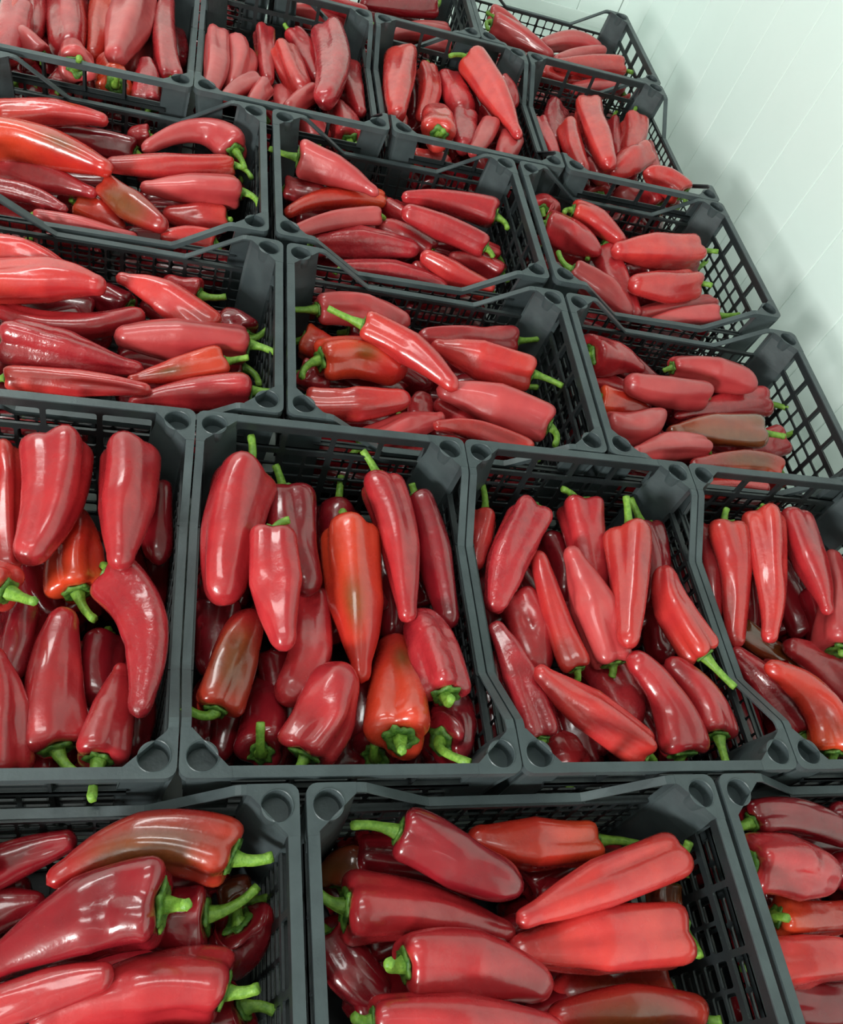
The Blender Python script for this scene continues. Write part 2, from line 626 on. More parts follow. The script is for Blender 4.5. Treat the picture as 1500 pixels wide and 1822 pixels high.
# ------------------------------------------------------------------ peppers
# crate, shoulder xyz, middle xyz, tip xyz (mm), radii at shoulder, middle, tip (mm), skin, half hidden, stem end (mm)
PEPPERS = [
('B2',143,432,-40,120,334,-48,119,233,-57,43.2,38.8,26.5,'r',0,(144, 477, -29)),
('B2',199,429,-81,210,347,-77,227,261,-72,36.8,32.6,22.1,'d',0,(187, 465, -72)),
('B2',174,325,-26,176,251,-31,191,162,-36,29.1,32.3,17.5,'r',0,(188, 336, -18)),
('B2',286,444,-127,274,332,-140,268,230,-152,40.3,34.3,27.1,'d',1,(291, 490, -117)),
('B2',286,371,-66,288,254,-69,290,139,-73,40.9,35.7,13.4,'og',0,(276, 383, -55)),
('B2',334,453,-57,352,334,-56,353,218,-54,32.1,27.3,14.0,'r',0,(314, 489, -49)),
('B2',392,434,-69,411,338,-75,422,226,-81,27.6,26.5,17.2,'d',0,(386, 448, -62)),
('B2',117,280,-142,113,227,-143,104,176,-143,32.2,25.7,17.9,'d',1,None),
('B2',113,109,-89,132,176,-89,156,246,-89,29.3,29.2,22.5,'rg',0,(83, 109, -81)),
('B2',242,283,-112,228,189,-98,192,116,-84,25.3,30.4,25.9,'r',0,None),
('B2',168,61,-98,178,119,-132,189,192,-166,29.2,28.9,24.8,'d',1,(163, 77, -66)),
('B2',216,48,-70,239,96,-60,265,155,-50,34.4,36.2,28.4,'r',0,(204, 27, -61)),
('B2',326,61,-52,342,151,-94,356,234,-137,39.5,34.2,25.1,'og',0,(313, 32, -8)),
('B2',387,114,-45,386,191,-67,373,252,-88,31.4,31.7,23.8,'w',0,(380, 95, -11)),
('B2',388,67,-80,406,93,-92,415,149,-104,34.0,33.1,26.1,'d',0,(401, 31, -43)),
('B2',312,63,-118,330,105,-141,348,154,-163,31.6,29.3,23.0,'d',1,(303, 64, -83)),
('B2',369,422,-147,369,333,-150,354,242,-152,30.2,27.4,19.9,'d',1,None),
('B2',406,113,-160,404,161,-160,402,212,-160,30.4,31.1,23.9,'d',1,None),
('B1',-172,459,-73,-156,364,-67,-133,264,-62,22.9,21.0,16.6,'b',0,None),
('B1',-129,231,-44,-169,251,-54,-220,268,-64,29.6,27.5,19.5,'b',0,(-99, 203, -11)),
('B1',-100,446,-34,-97,356,-37,-115,266,-40,40.7,34.7,21.7,'r',0,(-95, 454, -23)),
('B1',-14,448,-34,-10,354,-30,-8,257,-25,36.6,34.6,16.7,'r',0,None),
('B1',17,423,-90,29,375,-94,35,310,-97,26.9,23.4,19.0,'d',0,None),
('B1',-58,266,-97,-68,325,-97,-69,391,-97,34.1,33.0,18.5,'o',0,(-38, 230, -88)),
('B1',-18,279,-72,26,196,-59,27,80,-46,32.0,28.0,15.4,'w',0,None),
('B1',-57,71,-107,-71,151,-100,-66,240,-92,35.2,31.3,19.1,'r',0,(-32, 42, -98)),
('B1',-10,45,-72,-3,105,-80,4,165,-87,28.0,24.2,10.7,'r',0,(-11, -4, -41)),
('B1',-117,243,-118,-117,193,-107,-122,137,-97,28.2,25.2,17.8,'d',0,None),
('B1',-111,44,-101,-117,102,-80,-135,168,-58,30.0,28.2,12.5,'r',0,None),
('B1',-23,222,-139,-23,174,-139,-23,129,-139,30.1,27.6,23.6,'d',1,None),
('B1',21,140,-142,24,105,-143,24,71,-144,22.0,20.2,16.5,'d',1,None),
('B1',-118,317,-145,-103,281,-146,-82,242,-147,30.6,27.3,21.2,'d',1,None),
('B1',-86,86,-150,-77,66,-150,-72,50,-150,19.5,19.3,16.0,'d',1,None),
('B3',507,430,-93,491,381,-95,483,335,-97,24.2,21.1,13.2,'b',0,(510, 475, -87)),
('B3',573,426,-62,524,337,-68,485,251,-74,32.7,32.8,18.0,'w',0,(589, 418, -54)),
('B3',664,451,-71,664,382,-78,666,292,-85,35.8,28.7,24.3,'r',0,(641, 467, -62)),
('B3',717,379,-37,691,284,-34,654,180,-30,36.9,27.7,17.3,'b',0,(723, 437, -28)),
('B3',780,428,-84,780,364,-92,754,286,-100,30.2,27.7,21.5,'d',1,(769, 468, -76)),
('B3',653,178,-74,637,260,-62,615,356,-50,29.1,33.2,15.0,'p',0,None),
('B3',600,172,-83,582,262,-78,573,359,-73,21.8,18.6,14.3,'b',0,None),
('B3',645,427,-139,646,365,-139,635,303,-139,34.2,32.0,25.9,'d',1,None),
('B3',543,299,-113,555,239,-115,560,174,-117,35.0,34.1,26.1,'r',0,(529, 297, -104)),
('B3',522,69,-77,510,160,-79,483,238,-82,23.9,25.0,14.1,'w',0,(512, 61, -71)),
('B3',663,47,-67,586,102,-55,515,152,-43,27.3,28.0,13.3,'b',0,None),
('B3',724,49,-75,707,128,-57,658,171,-39,34.5,23.1,17.7,'r',0,None),
('B3',782,70,-64,777,129,-68,740,186,-71,27.6,24.5,16.9,'r',0,(776, 34, -58)),
('B3',659,219,-168,650,185,-165,649,148,-162,21.3,20.9,16.4,'d',1,None),
('B3',666,203,-126,673,149,-113,678,90,-100,34.7,32.0,23.2,'w',0,None),
('B3',585,52,-149,583,70,-145,576,106,-141,35.0,33.8,23.4,'r',1,(583, 33, -141)),
('B3',793,186,-55,768,258,-55,775,334,-55,27.5,28.2,18.9,'b',0,(816, 142, -48)),
('B3',793,311,-139,790,261,-139,783,213,-139,26.9,26.3,21.5,'d',1,None),
('B3',572,356,-150,573,328,-154,572,291,-157,26.3,26.1,21.4,'d',1,(558, 329, -144)),
('B3',728,200,-135,732,155,-135,731,108,-135,26.9,24.8,20.2,'d',1,None),
('B4',919,457,-114,907,370,-109,878,274,-104,24.3,21.3,10.6,'r',0,None),
('B4',927,430,-68,913,329,-77,879,216,-86,33.6,22.4,16.2,'b',0,(934, 454, -60)),
('B4',998,450,-55,971,335,-55,913,211,-55,35.0,26.9,14.3,'b',0,(999, 459, -46)),
('B4',1064,457,-57,1051,355,-47,1030,253,-37,29.9,27.5,11.3,'r',0,None),
('B4',1063,211,-68,1095,297,-67,1130,397,-66,37.7,32.0,16.3,'p',0,(1048, 201, -58)),
('B4',1119,431,-176,1098,348,-176,1076,269,-177,30.7,29.7,23.9,'d',1,None),
('B4',939,277,-139,994,235,-140,1064,203,-142,24.6,21.8,13.7,'g',0,None),
('B4',960,93,-106,921,159,-96,869,213,-86,24.9,25.3,16.1,'w',0,(965, 54, -99)),
('B4',973,49,-73,958,117,-56,882,168,-40,33.2,30.1,16.2,'o',0,None),
('B4',1123,136,-125,1060,201,-113,985,230,-101,32.9,27.7,16.8,'r',0,None),
('B4',1111,340,-122,1105,293,-125,1093,242,-128,38.4,33.0,27.7,'d',1,None),
('B4',1009,384,-149,992,329,-152,978,277,-155,21.4,20.9,16.7,'d',1,None),
('B4',1177,411,-26,1132,307,-26,1077,214,-25,33.4,29.9,17.2,'r',0,None),
('B4',1102,50,-84,1115,116,-72,1136,195,-60,33.2,29.8,17.6,'r',0,None),
('A2',271,-74,-166,285,-61,-160,336,-76,-154,28.0,27.6,20.2,'g',1,None),
('A2',316,-49,-55,379,-80,-55,452,-118,-55,29.0,30.2,23.3,'d',0,(270, -43, -48)),
('A2',577,-55,-97,492,-57,-97,411,-42,-97,25.8,31.3,16.8,'o',0,(626, -62, -91)),
('A2',660,-87,-50,547,-117,-50,436,-149,-50,28.5,27.1,12.2,'b',0,(669, -78, -43)),
('A2',653,-168,-79,543,-169,-80,435,-171,-81,36.3,37.1,18.6,'b',0,(661, -188, -70)),
('A2',258,-116,-84,348,-127,-87,452,-154,-89,37.7,28.6,13.3,'r',0,(226, -98, -75)),
('A2',307,-181,-48,382,-183,-56,471,-216,-64,29.8,34.3,21.6,'r',0,(285, -183, -15)),
('A2',269,-229,-46,358,-238,-46,471,-259,-46,24.1,30.3,20.1,'r',0,(254, -225, -40)),
('A2',253,-137,-144,272,-168,-136,305,-211,-128,31.3,30.8,22.9,'d',0,None),
('A2',654,-214,-142,578,-211,-142,505,-210,-142,28.4,27.8,22.7,'rg',1,None),
('A2',660,-253,-98,572,-239,-97,475,-239,-97,28.1,30.7,18.3,'rg',0,(677, -256, -90)),
('A2',431,-149,-121,462,-147,-111,492,-146,-100,19.4,17.5,11.7,'d',0,None),
('A2',664,-106,-105,663,-131,-110,669,-164,-115,21.0,20.8,17.1,'g',1,(692, -101, -100)),
('A2',253,-258,-126,305,-271,-105,364,-287,-84,31.4,31.2,19.7,'d',0,None),
('A2',612,-297,-80,533,-290,-68,438,-291,-57,30.2,32.2,19.7,'r',0,None),
('A1',128,-72,-35,39,-53,-46,-45,-87,-56,32.5,29.6,12.5,'rg',0,(161, -75, -27)),
('A1',61,-116,-27,-6,-123,-40,-92,-162,-52,41.1,38.8,17.7,'d',0,(78, -126, 18)),
('A1',125,-189,-61,49,-181,-63,-45,-208,-66,33.1,32.5,15.2,'r',0,(151, -190, -53)),
('A1',-99,-203,-54,-28,-180,-41,25,-173,-29,19.6,18.2,12.8,'r',0,None),
('A1',-129,-68,-100,-64,-49,-86,-25,-37,-72,22.4,17.7,11.6,'d',0,None),
('A1',-124,-108,-121,-89,-98,-108,-47,-91,-96,25.0,22.4,11.3,'d',0,None),
('A1',108,-117,-83,81,-118,-88,40,-122,-94,33.5,31.6,25.6,'d',0,(151, -98, -74)),
('A1',146,-122,-105,144,-137,-118,114,-155,-130,31.4,31.2,26.5,'d',1,None),
('A1',150,-91,-135,143,-85,-131,136,-70,-127,21.9,21.9,18.8,'g',1,(172, -93, -130)),
('A1',149,-202,-105,130,-207,-110,90,-213,-114,28.3,28.1,24.9,'d',1,(173, -206, -98)),
('A1',-144,-49,-57,-121,-59,-56,-96,-87,-55,24.6,24.4,16.1,'r',0,None),
('A1',147,-255,-83,79,-247,-71,-16,-252,-59,29.3,28.4,14.7,'r',0,None),
('A1',-176,-135,-87,-145,-166,-76,-103,-210,-66,25.9,25.4,14.8,'r',0,None),
('A3',791,-48,-64,867,-43,-66,948,-77,-68,24.0,24.5,18.6,'d',0,(746, -52, -38)),
('A3',760,-99,-50,825,-105,-55,890,-120,-60,32.5,38.1,26.4,'r',0,(727, -108, -14)),
('A3',801,-156,-88,862,-162,-95,948,-154,-103,26.5,20.6,18.4,'o',0,(791, -162, -59)),
('A3',762,-206,-102,818,-208,-80,890,-210,-57,31.0,29.1,20.4,'b',0,None),
('A3',790,-254,-114,839,-256,-109,918,-260,-105,29.6,30.5,24.1,'d',0,(790, -247, -106)),
('A3',1013,-40,-91,971,-40,-82,928,-34,-73,22.1,21.0,16.8,'d',0,None),
('A3',890,-60,-139,939,-67,-139,1008,-75,-139,28.0,27.4,23.8,'d',1,None),
('A3',996,-116,-109,951,-109,-97,909,-106,-85,30.4,27.7,22.1,'d',0,None),
('A3',818,-127,-139,849,-127,-139,902,-129,-139,26.6,26.0,22.6,'d',1,None),
('A3',782,-302,-84,848,-309,-72,918,-310,-60,28.7,28.9,19.4,'r',0,None),
('C1',-265,824,-56,-199,828,-56,-116,801,-55,26.1,24.9,10.4,'b',0,None),
('C1',-258,756,-64,-156,772,-52,-72,762,-40,33.0,33.8,17.0,'b',0,None),
('C1',-221,744,-97,-120,719,-89,-15,764,-80,17.7,22.1,18.6,'r',0,None),
('C1',91,751,-88,10,799,-76,-64,822,-64,29.8,27.9,10.7,'b',0,None),
('C1',64,843,-97,39,851,-97,5,864,-97,28.1,24.3,17.7,'r',0,(100, 840, -90)),
('C1',139,699,-57,36,690,-57,-54,676,-56,30.7,34.1,19.1,'p',0,(178, 679, -49)),
('C1',-193,643,-53,-111,627,-53,-6,617,-54,33.2,29.6,13.1,'w',0,(-198, 635, -45)),
('C1',104,649,-53,36,617,-53,-28,590,-54,24.6,19.0,7.2,'og',0,(134, 657, -47)),
('C1',-183,574,-60,-90,572,-49,8,560,-39,16.9,18.7,11.1,'b',0,None),
('C1',143,596,-53,61,581,-55,-23,551,-58,28.5,24.5,8.7,'r',0,(177, 592, -46)),
('C1',-45,834,-139,-82,851,-139,-116,857,-139,28.0,29.1,23.2,'d',1,(-109, 897, -132)),
('C1',142,773,-109,125,793,-110,96,804,-111,29.0,28.1,23.4,'d',1,(180, 797, -102)),
('C1',142,722,-133,110,725,-134,61,729,-136,27.8,27.6,22.8,'d',1,(163, 688, -126)),
('C1',-264,716,-111,-224,665,-100,-193,614,-89,25.0,24.5,15.9,'r',0,None),
('C1',-122,762,-139,-104,753,-139,-63,761,-139,26.8,26.7,22.6,'d',1,None),
('C1',-147,549,-94,-96,550,-84,-44,551,-74,17.2,17.4,11.9,'b',0,None),
('C2',263,832,-80,347,846,-80,427,827,-80,26.0,30.5,17.8,'p',0,(219, 816, -74)),
('C2',325,746,-25,397,704,-26,470,627,-27,24.7,28.3,15.3,'b',0,(265, 767, -19)),
('C2',262,704,-74,337,720,-76,410,707,-79,33.7,36.4,31.1,'og',0,(230, 655, -66)),
('C2',244,792,-120,267,783,-119,305,767,-117,29.8,28.9,19.3,'o',1,None),
('C2',235,613,-80,313,604,-66,398,626,-52,23.5,29.0,18.8,'b',0,None),
('C2',241,722,-128,256,712,-126,283,692,-123,26.2,25.3,18.7,'r',1,None),
('C2',629,832,-85,533,819,-86,439,805,-87,25.9,24.3,17.8,'r',0,(667, 837, -79)),
('C2',625,719,-55,531,737,-55,449,757,-55,32.2,33.8,13.4,'b',0,(667, 693, -47)),
('C2',632,597,-53,545,632,-55,446,653,-56,32.6,36.2,18.4,'p',0,(631, 557, -45)),
('C2',568,633,-115,504,646,-103,455,658,-90,26.0,24.7,14.1,'r',0,None),
('C2',592,544,-64,505,569,-55,427,562,-46,20.9,17.9,9.6,'b',0,None),
('C2',324,549,-97,401,583,-78,455,597,-58,26.2,25.0,10.8,'p',0,None),
('C2',434,633,-114,437,663,-114,445,694,-114,21.6,21.8,17.3,'r',1,(400, 636, -108)),
('C2',396,773,-139,426,758,-139,476,739,-139,29.9,29.9,24.9,'d',1,None),
('C2',329,846,-136,392,843,-137,456,847,-137,30.3,30.6,25.8,'d',1,None),
('C2',621,762,-139,575,755,-139,510,758,-139,31.0,30.7,20.2,'d',1,(680, 765, -131)),
('C2',385,573,-125,442,578,-122,512,597,-120,22.8,23.1,18.8,'r',0,None),
('C3',774,809,-74,828,811,-75,886,790,-75,39.8,32.8,11.7,'r',0,(758, 814, -64)),
('C3',942,797,-65,1027,789,-54,1099,748,-43,23.6,35.6,25.7,'p',0,None),
('C3',986,733,-62,892,718,-52,804,715,-42,28.5,29.7,22.1,'p',0,None),
('C3',1125,804,-120,1070,802,-119,1019,808,-118,28.4,28.1,22.3,'d',1,None),
('C3',793,794,-127,834,784,-124,880,779,-122,24.7,24.7,20.5,'r',1,None),
('C3',775,710,-89,813,707,-89,876,703,-89,26.5,24.6,14.5,'o',0,(766, 715, -82)),
('C3',753,615,-65,809,619,-53,868,654,-41,35.7,32.1,17.8,'p',0,None),
('C3',940,593,-59,857,580,-51,775,547,-43,21.8,24.2,12.1,'p',0,None),
('C3',1156,764,-92,1057,742,-92,929,694,-92,31.2,26.1,9.4,'r',0,(1190, 751, -84)),
('C3',1073,647,-58,974,638,-60,873,624,-63,32.1,30.5,14.9,'g',0,(1111, 638, -50)),
('C3',1156,676,-102,1117,659,-106,1057,643,-110,33.7,32.2,26.5,'r',0,(1189, 690, -94)),
('C3',1090,568,-68,1010,573,-61,891,547,-54,22.3,21.0,11.5,'rg',0,None),
('C3',1130,577,-108,1062,574,-101,978,556,-93,18.8,17.5,12.0,'b',0,None),
('C3',929,537,-94,998,536,-84,1059,527,-73,21.6,21.8,14.9,'b',0,None),
('C3',791,626,-110,810,615,-109,833,579,-108,25.0,25.0,19.8,'r',0,(756, 649, -104)),
('C3',865,841,-113,917,804,-119,966,790,-124,27.6,27.4,22.1,'d',1,None),
('D1',-294,1191,-64,-203,1221,-57,-112,1219,-50,26.4,24.1,13.3,'b',0,None),
('D1',-287,1097,-43,-187,1087,-36,-90,1038,-28,35.5,33.2,17.0,'og',0,None),
('D1',-66,1224,-105,-137,1236,-105,-215,1237,-105,24.4,24.1,15.5,'d',0,None),
('D1',-43,1255,-87,-62,1256,-90,-82,1262,-92,21.4,19.2,14.9,'r',0,None),
('D1',114,1213,-54,46,1255,-56,-51,1162,-58,33.1,22.6,14.2,'p',0,(132, 1149, -46)),
('D1',107,1165,-55,-2,1123,-55,-107,1096,-55,21.9,23.2,15.6,'b',0,(137, 1135, -50)),
('D1',121,1088,-55,39,1070,-55,-46,1050,-55,29.6,26.9,12.6,'p',0,(154, 1043, -47)),
('D1',-99,1046,-67,-54,996,-58,5,939,-50,23.2,29.5,16.8,'rg',0,None),
('D1',102,1047,-89,53,1038,-89,-6,1035,-89,24.4,25.1,14.9,'b',0,(108, 1040, -83)),
('D1',-291,1097,-99,-200,1064,-84,-112,1027,-69,26.9,26.0,11.5,'r',0,None),
('D1',-294,1002,-79,-212,991,-72,-153,963,-65,20.2,19.5,9.2,'w',0,None),
('D1',-144,1038,-105,-105,1017,-102,-64,983,-99,22.4,22.4,14.5,'o',0,(-150, 1037, -100)),
('D1',-200,948,-74,-132,942,-73,-38,934,-72,13.7,15.7,9.4,'p',0,None),
('D1',84,971,-85,37,966,-80,-3,946,-75,19.6,19.4,13.3,'b',0,None),
('D1',-180,1099,-139,-150,1084,-139,-109,1055,-139,25.2,25.2,20.1,'d',1,None),
('D1',119,1191,-135,99,1219,-136,49,1240,-137,27.5,27.6,22.1,'d',1,(140, 1277, -129)),
('D1',-202,940,-114,-151,944,-104,-89,938,-94,15.8,15.9,13.2,'r',0,None),
('D1',-262,993,-115,-235,983,-113,-207,974,-112,23.5,23.5,18.8,'r',0,None),
('D2',235,1217,-46,302,1197,-45,388,1146,-44,34.7,31.6,11.9,'p',0,(187, 1213, -37)),
('D2',411,1193,-91,306,1164,-82,210,1072,-74,22.6,21.9,12.4,'o',0,None),
('D2',387,1098,-59,297,1054,-55,213,985,-52,17.2,17.6,12.9,'p',0,None),
('D2',220,1208,-112,256,1201,-104,307,1196,-95,23.3,22.2,16.7,'r',0,None),
('D2',260,1023,-93,350,1038,-82,466,1032,-72,22.9,31.7,19.3,'w',0,None),
('D2',312,955,-84,410,969,-85,517,946,-86,17.3,25.0,18.9,'w',0,None),
('D2',634,1165,-55,539,1185,-57,439,1175,-59,31.0,22.7,13.4,'r',0,(647, 1126, -47)),
('D2',593,1049,-51,506,1082,-44,425,1096,-38,24.0,24.9,18.2,'r',0,None),
('D2',425,1199,-102,460,1158,-94,501,1122,-86,24.0,23.7,19.0,'r',0,None),
('D2',498,1069,-102,447,1095,-93,386,1100,-83,26.6,26.5,18.5,'r',0,None),
('D2',599,950,-77,521,976,-66,458,999,-55,21.3,24.3,15.7,'b',0,None),
('D2',638,1026,-89,587,1047,-86,528,1045,-82,25.6,20.0,12.0,'r',0,None),
('D2',642,1088,-95,598,1100,-89,550,1116,-84,20.5,19.2,15.8,'r',0,None),
('D2',222,1058,-124,255,1054,-126,295,1042,-127,23.3,23.5,19.3,'d',0,None),
('D2',467,1022,-110,487,994,-110,519,977,-110,23.9,23.8,19.4,'r',0,None),
('D2',350,1252,-114,397,1231,-123,446,1223,-131,29.0,29.0,23.4,'d',1,None),
('D2',373,1175,-139,417,1133,-139,436,1085,-139,28.5,28.4,22.4,'d',1,None),
('D2',256,957,-171,340,948,-159,424,943,-147,15.7,15.8,12.8,'r',0,None),
('D3',760,1186,-65,810,1161,-65,872,1118,-65,36.7,35.5,21.2,'r',0,(745, 1160, -56)),
('D3',764,1244,-68,775,1256,-69,804,1240,-70,26.7,25.5,20.6,'r',0,None),
('D3',825,1229,-49,876,1206,-50,932,1154,-51,27.7,27.7,15.6,'b',0,(801, 1208, -42)),
('D3',1109,1171,-49,996,1136,-48,884,1111,-46,34.6,37.2,19.9,'b',0,(1151, 1169, -41)),
('D3',1066,1054,-51,983,1024,-50,897,1007,-50,32.0,33.6,22.7,'b',0,(1094, 1046, -43)),
('D3',787,1044,-66,849,1006,-75,906,953,-83,25.0,34.0,24.7,'p',0,(768, 1081, -60)),
('D3',893,1162,-89,909,1070,-89,923,959,-89,27.9,29.5,17.1,'r',0,(845, 1115, -82)),
('D3',1149,1064,-102,1039,1025,-99,937,979,-96,20.9,21.5,16.2,'p',0,None),
('D3',1112,988,-73,1037,976,-80,949,946,-86,23.6,22.1,13.6,'p',0,(1158, 995, -67)),
('D3',796,1193,-122,837,1188,-125,888,1167,-127,30.5,30.7,24.6,'r',0,None),
('D3',1138,1126,-139,1060,1108,-139,984,1091,-139,31.7,31.2,24.5,'d',1,(1208, 1255, -131)),
('D3',955,1257,-129,983,1252,-131,1014,1205,-133,28.2,28.2,22.9,'d',1,None),
('D3',841,1024,-131,861,1001,-130,894,981,-129,29.3,29.1,23.3,'r',0,None),
('D3',1142,1190,-110,1063,1170,-110,1004,1165,-110,32.0,31.4,24.9,'r',0,(1179, 1215, -102)),
('E1',-317,1603,-56,-318,1528,-51,-304,1454,-47,24.7,21.9,15.0,'o',0,None),
('E1',-309,1722,-104,-293,1616,-95,-284,1520,-86,27.6,25.5,20.1,'r',0,None),
('E1',-244,1746,-94,-229,1610,-88,-215,1471,-81,42.5,40.7,33.3,'r',0,None),
('E1',-169,1758,-91,-168,1620,-91,-168,1500,-92,31.0,26.0,18.2,'o',0,None),
('E1',-102,1728,-54,-107,1558,-39,-117,1386,-25,41.3,41.2,23.5,'p',0,None),
('E1',-11,1420,-61,-38,1564,-60,-40,1759,-59,25.8,25.7,19.9,'r',0,(-11, 1416, -55)),
('E1',-76,1677,-107,-85,1571,-99,-95,1475,-90,27.0,24.8,19.4,'p',0,None),
('E1',-255,1411,-60,-274,1428,-48,-295,1453,-37,26.7,22.4,13.9,'p',0,None),
('E1',-181,1350,-32,-189,1395,-46,-203,1456,-59,33.4,32.1,27.4,'p',0,(-172, 1312, 4)),
('E1',-115,1376,-66,-128,1438,-80,-144,1495,-93,34.8,33.4,27.4,'o',0,(-110, 1337, -28)),
('E1',-52,1352,-84,-58,1409,-69,-64,1475,-54,29.6,27.8,15.8,'w',0,None),
('E1',-154,1396,-119,-169,1395,-106,-185,1398,-94,27.8,26.5,21.9,'r',0,None),
('E1',-222,1408,-120,-221,1437,-124,-217,1490,-128,24.3,24.6,20.5,'r',0,None),
('E1',-304,1381,-110,-312,1423,-106,-320,1471,-101,26.8,27.1,22.0,'d',0,(-294, 1389, -104)),
('E1',-272,1427,-131,-287,1461,-130,-302,1496,-128,27.7,28.0,22.6,'d',1,None),
('E1',-24,1730,-121,-14,1665,-121,-5,1597,-122,25.3,24.9,18.3,'d',1,None),
('E1',-311,1552,-57,-309,1458,-59,-305,1368,-62,32.8,32.0,20.6,'r',0,None),
('E2',68,1658,-65,71,1521,-57,62,1384,-49,25.7,26.9,18.9,'p',0,None),
('E2',115,1649,-87,117,1564,-84,104,1451,-80,41.0,35.1,26.8,'p',0,None),
('E2',174,1763,-85,177,1663,-86,184,1544,-86,24.8,22.7,15.8,'r',0,None),
('E2',237,1763,-76,269,1694,-79,290,1585,-81,24.8,24.5,17.5,'r',0,(223, 1781, -70)),
('E2',212,1664,-67,234,1585,-73,265,1503,-80,28.9,29.7,26.7,'b',0,None),
('E2',316,1754,-48,319,1588,-37,284,1399,-25,37.8,38.3,27.6,'w',0,None),
('E2',156,1487,-58,118,1430,-51,86,1355,-44,21.2,19.4,13.3,'p',0,None),
('E2',170,1452,-46,156,1405,-42,140,1349,-38,19.7,19.3,15.6,'p',0,None),
('E2',275,1496,-59,245,1441,-52,211,1377,-45,20.5,19.9,15.9,'p',0,None),
('E2',351,1377,-83,341,1456,-87,327,1528,-90,34.3,34.0,23.6,'r',0,(360, 1307, -45)),
('E2',370,1712,-94,370,1585,-85,384,1479,-77,29.1,27.9,14.7,'r',0,None),
('E2',292,1385,-105,277,1422,-97,260,1456,-89,29.7,28.7,21.6,'p',0,None),
('E2',215,1570,-111,218,1513,-102,219,1452,-92,21.2,20.7,16.7,'p',0,None),
('E2',88,1731,-141,95,1650,-142,89,1579,-142,28.5,27.9,22.3,'d',1,(142, 1780, -134)),
('E2',180,1470,-131,193,1511,-139,220,1568,-146,26.7,27.1,22.7,'r',0,None),
('E3',498,1747,-60,473,1595,-52,452,1438,-44,39.0,35.7,21.7,'b',0,None),
('E3',566,1760,-78,561,1656,-83,527,1527,-87,24.6,27.9,17.9,'b',0,(566, 1762, -72)),
('E3',627,1756,-90,633,1665,-87,649,1588,-84,33.3,36.5,30.4,'r',0,None),
('E3',690,1758,-110,700,1714,-122,704,1647,-133,29.6,29.4,23.4,'d',0,None),
('E3',666,1755,-32,704,1622,-32,733,1443,-31,38.2,36.9,13.8,'b',0,(599, 1732, -23)),
('E3',748,1737,-60,763,1705,-62,771,1646,-63,25.1,24.8,19.0,'r',0,None),
('E3',532,1376,-27,545,1458,-45,552,1536,-62,36.9,35.8,28.0,'b',0,(525, 1324, 14)),
('E3',634,1569,-74,620,1483,-70,606,1409,-66,27.4,27.9,22.3,'w',0,None),
('E3',685,1525,-55,653,1444,-48,607,1354,-41,21.9,22.5,14.4,'p',0,None),
('E3',739,1506,-74,717,1449,-65,689,1383,-55,28.7,28.0,21.0,'p',0,None),
('E3',500,1394,-104,537,1395,-97,584,1383,-90,22.2,23.5,17.3,'b',0,None),
('E3',710,1643,-94,723,1598,-88,743,1542,-81,29.9,29.5,22.5,'r',0,None),
('E3',478,1524,-85,472,1481,-80,472,1437,-75,16.5,16.2,12.3,'b',0,None),
('E3',673,1441,-105,664,1448,-97,657,1467,-89,25.6,25.6,19.2,'p',0,None),
('E3',584,1461,-116,603,1501,-116,624,1555,-116,25.6,25.9,19.8,'r',1,None),
('E3',546,1762,-126,538,1686,-127,530,1612,-128,23.6,23.1,18.6,'d',1,None),
('E4',979,1709,-53,958,1564,-39,944,1389,-25,36.8,33.7,22.9,'b',0,None),
('E4',901,1593,-56,886,1492,-49,889,1384,-43,27.2,25.0,17.8,'b',0,None),
('E4',843,1638,-81,843,1555,-75,847,1462,-68,19.2,18.8,14.4,'r',0,None),
('E4',921,1755,-105,895,1665,-101,884,1570,-96,34.8,32.4,23.2,'w',0,None),
('E4',1083,1751,-91,1069,1662,-97,1056,1568,-103,17.6,18.7,15.4,'r',0,(1111, 1803, -86)),
('E4',1119,1716,-68,1102,1647,-72,1062,1539,-76,34.8,31.3,26.2,'b',0,(1136, 1769, -59)),
('E4',1076,1524,-42,1032,1477,-46,968,1420,-49,32.6,36.0,23.4,'b',0,(1085, 1534, -34)),
('E4',1146,1386,-48,1104,1418,-41,1044,1417,-33,30.5,29.1,20.9,'b',0,None),
('E4',1154,1664,-97,1146,1594,-92,1144,1528,-86,21.8,19.9,14.0,'p',0,None),
('E4',966,1492,-85,965,1467,-84,975,1437,-83,29.6,28.1,22.6,'p',0,None),
('E4',977,1440,-128,985,1476,-133,992,1522,-137,31.1,30.1,23.6,'r',0,(953, 1388, -94)),
('E4',1072,1446,-137,1055,1457,-123,1034,1475,-109,33.0,31.5,24.6,'p',0,None),
('E4',1113,1402,-100,1102,1428,-93,1091,1459,-85,29.7,29.8,23.1,'r',0,None),
('E4',1069,1760,-117,1075,1733,-127,1083,1707,-137,26.9,26.7,22.1,'d',1,None),
('E4',1150,1402,-101,1149,1431,-95,1158,1470,-89,27.2,27.4,20.7,'r',1,(1167, 1410, -95)),
('F3',787,2065,-63,857,2025,-63,942,1957,-63,31.9,28.8,15.1,'p',0,(749, 1981, -55)),
('F3',795,2152,-77,849,2127,-79,889,2090,-82,26.5,23.4,17.1,'p',0,(803, 2125, -70)),
('F3',929,2024,-73,1036,2098,-69,1112,2068,-65,19.9,30.0,20.6,'p',0,None),
('F3',1109,2051,-61,1023,1992,-56,932,1912,-51,22.0,19.9,14.8,'p',0,None),
('F3',1138,1956,-51,1038,1927,-50,919,1878,-49,30.7,28.6,16.1,'b',0,(1157, 1938, -43)),
('F3',1146,2112,-109,1091,2097,-111,1015,2073,-113,24.4,24.2,19.1,'r',0,(1213, 2161, -103)),
